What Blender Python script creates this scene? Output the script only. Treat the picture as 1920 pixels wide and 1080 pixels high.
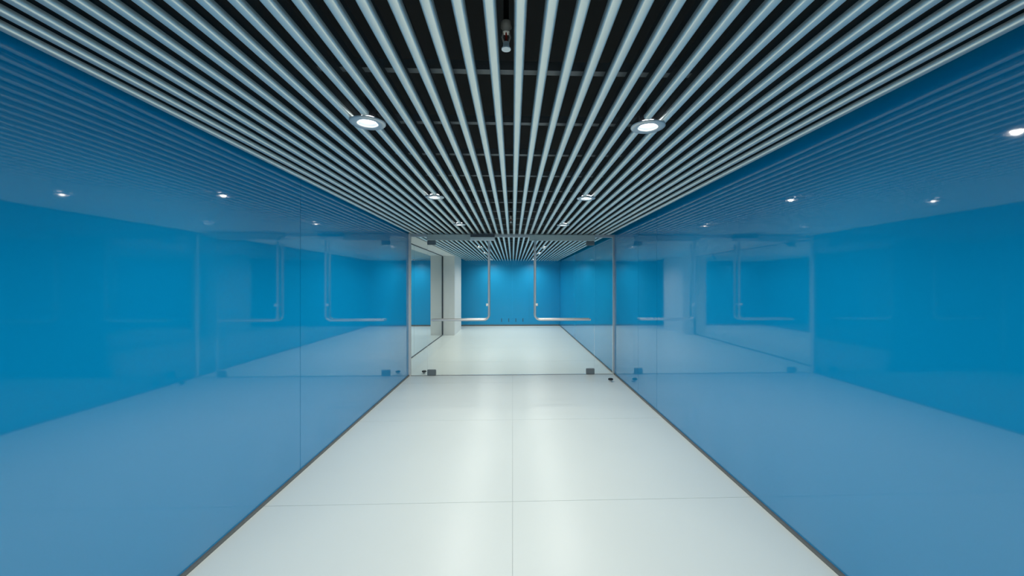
import bpy, bmesh, math
from mathutils import Vector, Matrix

S = bpy.context.scene
C = S.collection
for o in list(bpy.data.objects):
    bpy.data.objects.remove(o)

# ------------------------------------------------------------------ camera, world, exposure
F_PX = 750.0            # focal length in pixels of the 1920x1080 frame
YAW = math.radians(2.0)
EYE = 1.60
cam = bpy.data.cameras.new('camera')
cam.sensor_fit = 'HORIZONTAL'
cam.sensor_width = 36.0
cam.lens = F_PX / 1920.0 * 36.0
cam.shift_x = -(F_PX * math.tan(YAW) + 1.0) / 1920.0
cam.shift_y = -8.0 / 1920.0
cam.clip_start = 0.02
co = bpy.data.objects.new('camera', cam)
C.objects.link(co)
co.location = (0, 0, EYE)
co.rotation_euler = (math.pi / 2, 0, -YAW)
S.camera = co

w = bpy.data.worlds.new('world')
S.world = w
w.use_nodes = True
w.node_tree.nodes['Background'].inputs[0].default_value = (0.6, 0.7, 0.75, 1)
w.node_tree.nodes['Background'].inputs[1].default_value = 0.02
S.view_settings.view_transform = 'Standard'
S.view_settings.look = 'None'
S.view_settings.gamma = 1.0
S.view_settings.use_curve_mapping = False
S.view_settings.exposure = 0.0
LAMP_W = 67.0

# ------------------------------------------------------------------ dimensions (metres)
W = 1.80                # half width of the corridor
H = 2.465               # underside of the ceiling slats
TOP = H + 0.42          # black deck above the slats
Y0, Y1 = -4.6, 15.2     # behind the camera, end wall
YD = 7.02               # glass door plane
XG = -2.17              # glazed wall of the recess behind the door
YC0, YC1 = 12.5, 14.1   # white pier

# ------------------------------------------------------------------ materials
def nodes_of(m):
    m.use_nodes = True
    return m.node_tree.nodes, m.node_tree.links

def mat(name, col, rough=0.5, metal=0.0, ior=1.5, noise=0.0, nscale=30.0, bump=0.0, bscale=8.0):
    m = bpy.data.materials.new(name)
    n, l = nodes_of(m)
    b = n['Principled BSDF']
    b.inputs['Base Color'].default_value = (*col, 1)
    b.inputs['Roughness'].default_value = rough
    b.inputs['Metallic'].default_value = metal
    b.inputs['IOR'].default_value = ior
    tc = n.new('ShaderNodeTexCoord')
    if noise:
        t = n.new('ShaderNodeTexNoise'); t.inputs['Scale'].default_value = nscale
        t.inputs['Detail'].default_value = 4
        l.new(tc.outputs['Object'], t.inputs['Vector'])
        r = n.new('ShaderNodeMix'); r.data_type = 'RGBA'
        r.inputs[6].default_value = (*[c * (1 - noise) for c in col], 1)
        r.inputs[7].default_value = (*[min(1, c * (1 + noise)) for c in col], 1)
        l.new(t.outputs['Fac'], r.inputs[0]); l.new(r.outputs[2], b.inputs['Base Color'])
    if bump:
        t = n.new('ShaderNodeTexNoise'); t.inputs['Scale'].default_value = bscale
        t.inputs['Detail'].default_value = 1
        l.new(tc.outputs['Object'], t.inputs['Vector'])
        bp = n.new('ShaderNodeBump'); bp.inputs['Strength'].default_value = bump
        bp.inputs['Distance'].default_value = 0.01
        l.new(t.outputs['Fac'], bp.inputs['Height']); l.new(bp.outputs['Normal'], b.inputs['Normal'])
    return m

M = {}
M['blue'] = mat('back-painted blue glass', (0.0015, 0.285, 0.585), 0.035, ior=2.0, noise=0.02, nscale=1.5)
M['blue_satin'] = mat('satin blue paint', (0.010, 0.345, 0.67), 0.32, ior=1.5, noise=0.02, nscale=1.5)
M['floor'] = mat('white polished floor', (0.78, 0.83, 0.80), 0.33, ior=1.5, noise=0.012, nscale=2.0)
M['joint'] = mat('joint grout', (0.42, 0.46, 0.46), 0.7, noise=0.05)
M['web'] = mat('dark slat web', (0.06, 0.07, 0.075), 0.6, noise=0.05)
M['slat'] = mat('pale aluminium slat', (0.80, 0.86, 0.83), 0.36, metal=0.65, noise=0.02, nscale=6)
M['deck'] = mat('black ceiling deck', (0.012, 0.014, 0.014), 0.8, noise=0.2, nscale=5)
M['rail'] = mat('grey carrier rail', (0.16, 0.19, 0.21), 0.5, metal=0.0, noise=0.05)
M['white'] = mat('white plaster', (0.78, 0.78, 0.755), 0.6, noise=0.015, nscale=4)
M['mirror'] = mat('reflective glazing', (0.74, 0.79, 0.80), 0.01, metal=1.0, noise=0.01, nscale=2)
M['dark'] = mat('dark grey channel', (0.07, 0.075, 0.085), 0.5, noise=0.05)
M['base'] = mat('grey skirting strip', (0.17, 0.175, 0.17), 0.45, metal=0.3, noise=0.05)
M['steel'] = mat('brushed stainless steel', (0.74, 0.74, 0.73), 0.38, metal=0.6, noise=0.04, nscale=60)
M['satin'] = mat('satin grey fitting', (0.20, 0.225, 0.235), 0.45, metal=0.3, noise=0.03)
M['railbox'] = mat('grey-green operator cover', (0.55, 0.60, 0.56), 0.4, noise=0.02)
M['pale'] = mat('pale closer cover', (0.90, 0.91, 0.86), 0.4, noise=0.02)
M['black'] = mat('black rubber', (0.02, 0.02, 0.022), 0.6, noise=0.1)
M['brass'] = mat('dull sprinkler metal', (0.80, 0.78, 0.72), 0.4, metal=0.1, noise=0.1)
M['red'] = mat('red bulb', (0.5, 0.05, 0.03), 0.2, noise=0.05)
M['trim'] = mat('silver lamp ring', (0.60, 0.63, 0.64), 0.3, metal=0.35, noise=0.02)

m = bpy.data.materials.new('lamp lens'); n, l = nodes_of(m)
b = n['Principled BSDF']
b.inputs['Base Color'].default_value = (0.9, 0.9, 0.9, 1)
b.inputs['Emission Color'].default_value = (0.93, 0.98, 1.0, 1)
b.inputs['Emission Strength'].default_value = 9.0
M['lens'] = m

m = bpy.data.materials.new('clear door glass'); n, l = nodes_of(m)
n.clear()
out = n.new('ShaderNodeOutputMaterial'); mx = n.new('ShaderNodeMixShader')
tr = n.new('ShaderNodeBsdfTransparent'); tr.inputs[0].default_value = (0.965, 0.985, 0.98, 1)
gl = n.new('ShaderNodeBsdfGlossy'); gl.inputs['Roughness'].default_value = 0.0
fr = n.new('ShaderNodeFresnel'); fr.inputs['IOR'].default_value = 1.42
l.new(fr.outputs[0], mx.inputs[0]); l.new(tr.outputs[0], mx.inputs[1]); l.new(gl.outputs[0], mx.inputs[2])
l.new(mx.outputs[0], out.inputs[0])
M['glass'] = m

# ------------------------------------------------------------------ helpers
def tag(o, label, cat, group=None, kind=None):
    o['label'] = label; o['category'] = cat
    if group: o['group'] = group
    if kind: o['kind'] = kind
    return o

def empty(name, loc):
    o = bpy.data.objects.new(name, None); C.objects.link(o)
    o.location = loc; o.empty_display_size = 0.05
    return o

def wpos(o):
    p = Vector(o.location)
    while o.parent:
        o = o.parent; p += Vector(o.location)
    return p

def link(name, me, m, loc, parent=None):
    o = bpy.data.objects.new(name, me); C.objects.link(o)
    if m and not me.materials: me.materials.append(m)
    if parent:
        o.parent = parent; o.location = Vector(loc) - wpos(parent)
    else:
        o.location = loc
    return o

_cache = {}
def box_mesh(size, m, bev=0.0):
    k = (tuple(round(s, 5) for s in size), m.name, bev)
    if k in _cache: return _cache[k]
    me = bpy.data.meshes.new('box'); bm = bmesh.new()
    bmesh.ops.create_cube(bm, size=1.0)
    bmesh.ops.scale(bm, vec=size, verts=bm.verts)
    if bev:
        bmesh.ops.bevel(bm, geom=bm.edges[:], offset=bev, segments=2, affect='EDGES', profile=0.5)
    bm.to_mesh(me); bm.free(); me.materials.append(m)
    _cache[k] = me
    return me

def box(name, lo, hi, m, parent=None, bev=0.0):
    lo, hi = Vector(lo), Vector(hi)
    return link(name, box_mesh(hi - lo, m, bev), m, (lo + hi) / 2, parent)

def lathe_mesh(profile, m, seg=32, smooth=True):
    """revolve (r, z) profile about z"""
    me = bpy.data.meshes.new('lathe'); bm = bmesh.new()
    rings = []
    for r, z in profile:
        if r < 1e-6:
            rings.append([bm.verts.new((0, 0, z))])
        else:
            rings.append([bm.verts.new((r * math.cos(2 * math.pi * i / seg), r * math.sin(2 * math.pi * i / seg), z)) for i in range(seg)])
    for a, c in zip(rings, rings[1:]):
        for i in range(seg):
            j = (i + 1) % seg
            vs = [a[i % len(a)], a[j % len(a)], c[j % len(c)], c[i % len(c)]]
            u = []
            for v in vs:
                if v not in u: u.append(v)
            if len(u) >= 3: bm.faces.new(u)
    bmesh.ops.recalc_face_normals(bm, faces=bm.faces)
    for f in bm.faces: f.smooth = smooth
    bm.to_mesh(me); bm.free(); me.materials.append(m)
    me.set_sharp_from_angle(angle=math.radians(50))
    return me

def tube_mesh(pts, r, m, seg=14):
    me = bpy.data.meshes.new('tube'); bm = bmesh.new()
    pts = [Vector(p) for p in pts]; rings = []
    up = None
    for i, p in enumerate(pts):
        d = (pts[min(i + 1, len(pts) - 1)] - pts[max(i - 1, 0)]).normalized()
        a = d.cross(Vector((0, 1, 0)))
        if a.length < 1e-3: a = d.cross(Vector((1, 0, 0)))
        a.normalize(); bb = d.cross(a)
        rings.append([bm.verts.new(p + r * (math.cos(2 * math.pi * k / seg) * a + math.sin(2 * math.pi * k / seg) * bb)) for k in range(seg)])
    for a, c in zip(rings, rings[1:]):
        for k in range(seg):
            f = bm.faces.new((a[k], a[(k + 1) % seg], c[(k + 1) % seg], c[k])); f.smooth = True
    bm.faces.new(rings[0]); bm.faces.new(rings[-1])
    bmesh.ops.recalc_face_normals(bm, faces=bm.faces)
    bm.to_mesh(me); bm.free(); me.materials.append(m)
    me.set_sharp_from_angle(angle=math.radians(50))
    return me

# ------------------------------------------------------------------ floor
J = 0.004
fl = box('floor', (XG - 1.9, Y0, -0.06), (W + 0.1, Y1, -0.006), M['joint'])
tag(fl, 'glossy white slab floor running the length of the corridor', 'floor', kind='structure')
ys = [2.94 + 1.77 * k for k in range(-4, 7)]
ys = [Y0] + [y for y in ys if Y0 < y < Y1] + [Y1]
for a, c in zip(ys, ys[1:]):
    for x0, x1 in ((XG - 1.9 if c > YD else -W - 0.02, 0), (0, W + 0.02)):
        box('floor_slab', (x0 + (J / 2 if x0 else 0.0008), a + J / 2, -0.006), (x1 - (J / 2 if x1 else 0.0008), c - J / 2, 0.0), M['floor'], fl)

# ------------------------------------------------------------------ side walls with back-painted glass panels
def panel_wall(name, side, ya, yb, joints, label, thick=0.40):
    xs = side * W
    lo, hi = sorted((xs + side * 0.012, xs + side * thick))
    o = box(name, (lo, ya, 0.0), (hi, yb, TOP), M['dark'])
    tag(o, label, 'wall', kind='structure')
    edges = [ya] + joints + [yb]
    lo, hi = sorted((xs, xs + side * 0.012))
    for a, c in zip(edges, edges[1:]):
        box('wall_panel', (lo, a + 0.0028, 0.0), (hi, c - 0.0028, H + 0.07), M['blue'], o)
    return o

panel_wall('wall_left', -1, Y0, YD, [-0.10, 3.46], 'glossy blue glass-panelled wall ending at the white door post')
panel_wall('wall_right', 1, Y0, Y1, [0.97, 4.93, 5.67, 10.6], 'glossy blue glass-panelled wall running unbroken to the end wall', 0.25)

# end wall: blue panels
we = box('wall_end', (XG - 1.9, Y1, 0), (W + 0.25, Y1 + 0.2, TOP), M['dark'])
tag(we, 'blue end wall beyond the glass doors', 'wall', kind='structure')
xj = [XG - 1.9, -2.3, 0.63, W]
for a, c in zip(xj, xj[1:]):
    box('wall_panel', (a + 0.0015, Y1 - 0.012, 0.0), (c - 0.0015, Y1, H + 0.07), M['blue_satin'], we)
# wall behind the camera and the short return that closes the side passage
wb = box('wall_back', (-W - 0.4, Y0 - 0.2, 0), (W + 0.25, Y0, TOP), M['blue'])
tag(wb, 'plain blue wall behind the viewer closing the corridor', 'wall', kind='structure')
ws = box('wall_side_passage', (XG - 2.1, YC0, 0), (XG - 1.9, Y1 + 0.2, TOP), M['white'])
tag(ws, 'white wall closing the side passage behind the pier', 'wall', kind='structure')

# skirting strips
for nm, lo, hi, lab in (
        ('baseboard_left', (-W, Y0, 0), (-W + 0.014, YD - 0.03, 0.022), 'slim grey skirting strip under the wall that ends at the door post'),
        ('baseboard_right', (W - 0.014, Y0, 0), (W, Y1 - 0.012, 0.022), 'slim grey skirting strip under the long unbroken blue wall'),
        ('baseboard_end', (XG - 1.9, Y1 - 0.026, 0), (W - 0.014, Y1 - 0.012, 0.05), 'grey skirting strip under the blue end wall')):
    tag(box(nm, lo, hi, M['base']), lab, 'skirting', kind='structure')

# recess behind the door: mirror-like glazing, white soffit, white pier
wg = box('wall_glazed', (XG - 0.25, YD + 0.02, 0), (XG - 0.012, YC0, TOP), M['dark'])
tag(wg, 'mirror-like glazed wall in the recess between door and white pier', 'wall', kind='structure')
for a, c in ((YD + 0.02, 8.9), (8.9, YC0 - 0.05)):
    box('glass_pane', (XG - 0.012, a + 0.003, 0.02), (XG, c - 0.003, H), M['mirror'], wg)
box('top_channel', (XG - 0.01, YD + 0.02, H - 0.022), (XG + 0.006, YC0, H), M['dark'], wg)
box('bottom_channel', (XG - 0.01, YD + 0.02, 0.0), (XG + 0.006, YC0, 0.022), M['dark'], wg)
box('end_channel', (XG - 0.01, YC0 - 0.035, 0.022), (XG + 0.02, YC0, H - 0.022), M['dark'], wg)
sf = box('ceiling_soffit', (XG - 0.012, YD + 0.02, H), (-W, YC0, H + 0.1), M['white'])
tag(sf, 'plain white soffit strip above the mirror-like glazed recess', 'soffit', kind='structure')
box('soffit_fascia', (-W - 0.02, YD + 0.02, H + 0.1), (-W, YC0, TOP), M['white'], sf)
pr = box('wall_pier', (XG - 0.3, YC0, 0), (-W, YC1, TOP), M['white'])
tag(pr, 'square white pier beside the glazed recess near the end wall', 'pier', kind='structure')

# ------------------------------------------------------------------ ceiling: deck, carrier rails, slats
deck = box('ceiling', (XG - 2.1, Y0, TOP), (W + 0.25, Y1 + 0.2, TOP + 0.1), M['deck'])
tag(deck, 'black ceiling deck hung with long pale parallel slats', 'ceiling', kind='structure')
LX = (-0.775, 0.742)
LY = [2.17 + 1.842 * k for k in range(-1, 7)] + [14.55]
PITCH, X0S, SW, SH, WEB = 0.098, 0.0255, 0.042, 0.022, 0.058

_sl = {}
def slat_mesh(length):
    k = round(length, 4)
    if k in _sl: return _sl[k]
    me = bpy.data.meshes.new('slat'); bm = bmesh.new()
    hw = SW / 2; rx, rz = 0.0105, 0.018
    prof = [(-hw, SH), (-hw, rz)]
    for i in range(1, 6):
        a = math.pi + i * (math.pi / 2) / 5
        prof.append((-hw + rx + rx * math.cos(a), rz + rz * math.sin(a)))
    for i in range(0, 6):
        a = 1.5 * math.pi + i * (math.pi / 2) / 5
        prof.append((hw - rx + rx * math.cos(a), rz + rz * math.sin(a)))
    prof.append((hw, SH))
    A = [bm.verts.new((x, 0, z)) for x, z in prof]
    B = [bm.verts.new((x, length, z)) for x, z in prof]
    nn = len(prof)
    for i in range(nn):
        f = bm.faces.new((A[i], A[(i + 1) % nn], B[(i + 1) % nn], B[i]))
        f.smooth = 0 < i < nn - 2
    for f in (bm.faces.new(A), bm.faces.new(B)):
        for e in f.edges: e.smooth = False
    # dark web above the slat that clips it to the carrier rails
    g = bmesh.ops.create_cube(bm, size=1.0)['verts']
    bmesh.ops.scale(bm, vec=(0.006, length, WEB), verts=g)
    bmesh.ops.translate(bm, vec=(0, length / 2, SH + WEB / 2), verts=g)
    for f in {f for v in g for f in v.link_faces}: f.material_index = 1
    bmesh.ops.recalc_face_normals(bm, faces=bm.faces)
    bm.to_mesh(me); bm.free(); me.materials.append(M['slat']); me.materials.append(M['web'])
    _sl[k] = me
    return me

for k in range(-18, 18):
    x = X0S + PITCH * k
    segs = [(Y0 + 0.01, Y1 - 0.02)]
    for lx in LX:
        if abs(lx - x) < 0.045 + SW / 2 - 0.005:
            segs = []
            y = Y0 + 0.01
            for ly in LY:
                segs.append((y, ly - 0.085)); y = ly + 0.055
            segs.append((y, Y1 - 0.02))
    for a, c in segs:
        link('slat', slat_mesh(c - a), M['slat'], (x, a, H), deck)
y = 1.79 - 0.575 * 11
yk = []
while y < Y1:
    if y > Y0: yk.append(y)
    y += 0.575
for y in yk:
    box('carrier_rail', (-W, y - 0.02, H + SH + WEB), (W, y + 0.02, H + SH + WEB + 0.04), M['rail'], deck)

# ------------------------------------------------------------------ glass door screen
T = 0.012
# posts and head rail
tag(box('trim_1', (-W, YD - 0.03, 0), (-W + 0.035, YD + 0.02, H), M['white']), 'white upright post of the door screen beside the glazed recess', 'post', kind='structure')
tag(box('trim_2', (W - 0.028, YD - 0.02, 0), (W, YD + 0.02, H), M['steel']), 'steel upright post of the door screen on the long blue wall', 'post', kind='structure')
tag(box('trim_3', (-W + 0.035, YD - 0.022, H - 0.05), (W - 0.028, YD + 0.022, H), M['steel'], bev=0.003), 'thin steel head rail across the top of the glass doors', 'rail', kind='structure')
tag(box('trim_4', (-W + 0.035, YD - 0.008, 0), (W - 0.028, YD + 0.008, 0.004), M['dark']), 'thin dark threshold line under the glass doors', 'threshold', kind='structure')
tag(box('window_1', (-W + 0.035, YD - T / 2, 0.004), (-1.484, YD + T / 2, H - 0.05), M['glass']), 'narrow fixed glass side pane next to the white post', 'glass pane', kind='structure')
tag(box('window_2', (1.448, YD - T / 2, 0.004), (W - 0.028, YD + T / 2, H - 0.05), M['glass']), 'narrow fixed glass side pane next to the steel post', 'glass pane', kind='structure')

def bend(p0, pc, p1, r, n=8):
    p0, pc, p1 = map(Vector, (p0, pc, p1))
    a = (p0 - pc).normalized(); c = (p1 - pc).normalized()
    o = pc + (a + c) * r
    pts = [p0]
    for i in range(n + 1):
        t = i / n * math.pi / 2
        pts.append(o - c * r * math.cos(t) - a * r * math.sin(t))
    pts.append(p1)
    return pts

def door(name, s, xo, xi, rail_in, xv, xh, label, closer):
    d = empty(name, (s * xo, YD, 0))
    tag(d, label, 'door', kind='structure')
    lo, hi = sorted((s * xo, s * xi))
    box('glass', (lo + 0.002, YD - T / 2, 0.01), (hi - 0.002, YD + T / 2, H - 0.05), M['glass'], d)
    lo, hi = sorted((s * xo, s * rail_in))
    box('operator_cover', (lo, YD - 0.06, 2.352), (hi, YD - 0.024, H - 0.012), M['railbox'], d, bev=0.004)
    for z0, z1 in ((0.004, 0.105), (2.275, 2.352)):
        lo, hi = sorted((s * xo, s * (xo - 0.15)))
        box('patch_fitting', (lo, YD - 0.022, z0), (hi, YD + 0.022, z1), M['satin'], d, bev=0.012)
    for f in (-1, 1):
        yh = YD + f * 0.07
        if f < 0: pts = bend((s * xv, yh, 2.352), (s * xv, yh, 0.972), (s * xh, yh, 0.972), 0.09)
        else: pts = bend((s * xv, yh, 2.30), (s * xv, yh, 0.972), (s * xh, yh, 0.972), 0.09)
        pts = [p - Vector((s * xv, yh, 0.972)) for p in pts]
        h = link('handle', tube_mesh(pts, 0.018, M['steel']), M['steel'], (s * xv, yh, 0.972), d)
        # short stand-offs that hold the bar to the glass
        for px, pz in ((xh - 0.03, 0.972), (xv, 1.235), (xv, 2.22)):
            y0, y1 = sorted((yh, YD + f * T / 2))
            st = tube_mesh([(0, -(y1 - y0) / 2, 0), (0, (y1 - y0) / 2, 0)], 0.009, M['steel'], 10)
            link('standoff', st, M['steel'], (s * px, (y0 + y1) / 2, pz), h)
        if f < 0:
            ly = lathe_mesh([(0, -0.022), (0.016, -0.022), (0.020, -0.016), (0.020, 0.016), (0.016, 0.022), (0, 0.022)], M['pale'], 16)
            k = link('lock_cylinder', ly, M['pale'], (s * (xv + 0.03), yh - 0.005, 1.235), h)
    if closer:
        lo, hi = sorted((s * 0.725, s * 0.305))
        cb = box('closer', (lo, YD - 0.135, 2.345), (hi, YD - 0.062, 2.402), M['pale'], d, bev=0.008)
        box('closer_top', (lo + 0.004, YD - 0.13, 2.402), (hi - 0.004, YD - 0.062, 2.452), M['dark'], cb)
    return d

door('door_1', -1, 1.482, 0.002, 0.31, 0.41, 1.395, 'frameless glass door leaf with pale closer box, beside the glazed recess', True)
door('door_2', 1, 1.446, 0.002, 0.292, 0.393, 1.367, 'frameless glass door leaf without a pale closer box, beside the long blue wall', False)

# ------------------------------------------------------------------ ceiling downlights
ring_me = lathe_mesh([(0.044, 0.022), (0.050, 0.000), (0.056, -0.003), (0.088, -0.004), (0.092, 0.000), (0.092, 0.004), (0.052, 0.006), (0.046, 0.022), (0.044, 0.022)], M['trim'], 40)
lens_me = lathe_mesh([(0, 0.014), (0.030, 0.0145), (0.0440, 0.016), (0.0440, 0.026), (0, 0.026)], M['lens'], 32)
can_me = lathe_mesh([(0, 0.12), (0.040, 0.12), (0.040, 0.027), (0, 0.027)], M['dark'], 24)
ordw = ['first', 'second', 'third', 'fourth', 'fifth', 'sixth', 'seventh', 'eighth']
for i, ly in enumerate(LY):
    for lx in LX:
        d = empty('ceiling_downlight', (lx, ly, H - 0.006))
        sd = 'side with the closer box' if lx < 0 else 'side without closer box'
        if ly < YD:
            pos = ordw[sum(1 for q in LY if ly <= q < YD) - 1] + ' before the glass doors'
        else:
            pos = ordw[sum(1 for q in LY if YD < q <= ly) - 1] + ' past the glass doors'
        tag(d, 'round silver downlight, %s, %s' % (pos, sd), 'downlight', 'recessed downlights in two ceiling rows')
        link('trim_ring', ring_me, M['trim'], d.location, d)
        link('lens', lens_me, M['lens'], d.location, d)
        link('housing', can_me, M['dark'], d.location, d)
        ld = bpy.data.lights.new('downlight_beam', 'SPOT')
        ld.energy = LAMP_W; ld.spot_size = math.radians(167); ld.spot_blend = 1.0
        ld.shadow_soft_size = 0.02; ld.color = (1.0, 0.98, 0.90)
        lo = bpy.data.objects.new('downlight_beam', ld); C.objects.link(lo)
        lo.parent = d; lo.location = (0, 0, 0.009)

# ------------------------------------------------------------------ sprinklers between the middle slats
pipe_me = lathe_mesh([(0, 0.42), (0.010, 0.42), (0.010, 0.075), (0, 0.075)], M['deck'], 14)
body_me = lathe_mesh([(0, 0.10), (0.020, 0.10), (0.021, 0.082), (0.014, 0.074), (0.014, 0.062), (0, 0.062)], M['brass'], 16)
tip_me = lathe_mesh([(0, 0.026), (0.011, 0.026), (0.012, 0.008), (0.017, 0.004), (0.017, 0.0), (0, 0.0)], M['pale'], 16)
bulb_me = lathe_mesh([(0, 0.064), (0.003, 0.062), (0.0045, 0.045), (0.003, 0.026), (0, 0.024)], M['red'], 10)
for ysp, lab in ((1.48, 'small metal sprinkler head between slats, well in front of the first downlights'),
                 (5.69, 'small metal sprinkler head between slats, just before the glass doors')):
    d = empty('sprinkler_head', (X0S - PITCH / 2, ysp, H))
    tag(d, lab, 'sprinkler', 'sprinkler heads along the ceiling centre')
    link('drop_pipe', pipe_me, M['deck'], d.location, d)
    link('body', body_me, M['brass'], d.location, d)
    link('deflector', tip_me, M['pale'], d.location, d)
    link('glass_bulb', bulb_me, M['red'], d.location, d)
    for sx in (-1, 1):
        link('yoke_arm', tube_mesh([(sx * 0.010, 0, 0.066), (sx * 0.015, 0, 0.046), (sx * 0.007, 0, 0.022)], 0.0032, M['brass'], 8), M['brass'], d.location, d)

# ------------------------------------------------------------------ door stops on the floor
sb_me = lathe_mesh([(0, 0), (0.030, 0), (0.030, 0.004), (0.022, 0.008), (0.020, 0.03), (0, 0.03)], M['steel'], 24)
sc_me = lathe_mesh([(0, 0.028), (0.034, 0.028), (0.040, 0.036), (0.040, 0.048), (0.032, 0.056), (0, 0.057)], M['black'], 24)
for x, y, lab in ((-1.57, 7.17, 'small black-capped door stop behind the narrow side pane'),
                  (1.60, 6.48, 'small black-capped door stop in front of the glass screen')):
    d = empty('door_stop', (x, y, 0))
    tag(d, lab, 'door stop', 'floor door stops')
    link('base', sb_me, M['steel'], d.location, d)
    link('rubber_cap', sc_me, M['black'], d.location, d)

# ------------------------------------------------------------------ dark slots low on the end wall
for x, od in ((-0.415, 'first'), (-0.145, 'second'), (0.125, 'third'), (0.395, 'fourth')):
    d = empty('wall_slot', (x, Y1 - 0.012, 0.17))
    tag(d, 'small dark upright slot low on the blue end wall, %s from the white pier' % od, 'wall slot', 'four slots low on the end wall')
    box('slot_frame', (x - 0.014, Y1 - 0.016, 0.15), (x + 0.014, Y1 - 0.012, 0.29), M['blue'], d)
    box('slot_opening', (x - 0.009, Y1 - 0.018, 0.158), (x + 0.009, Y1 - 0.0155, 0.282), M['black'], d)
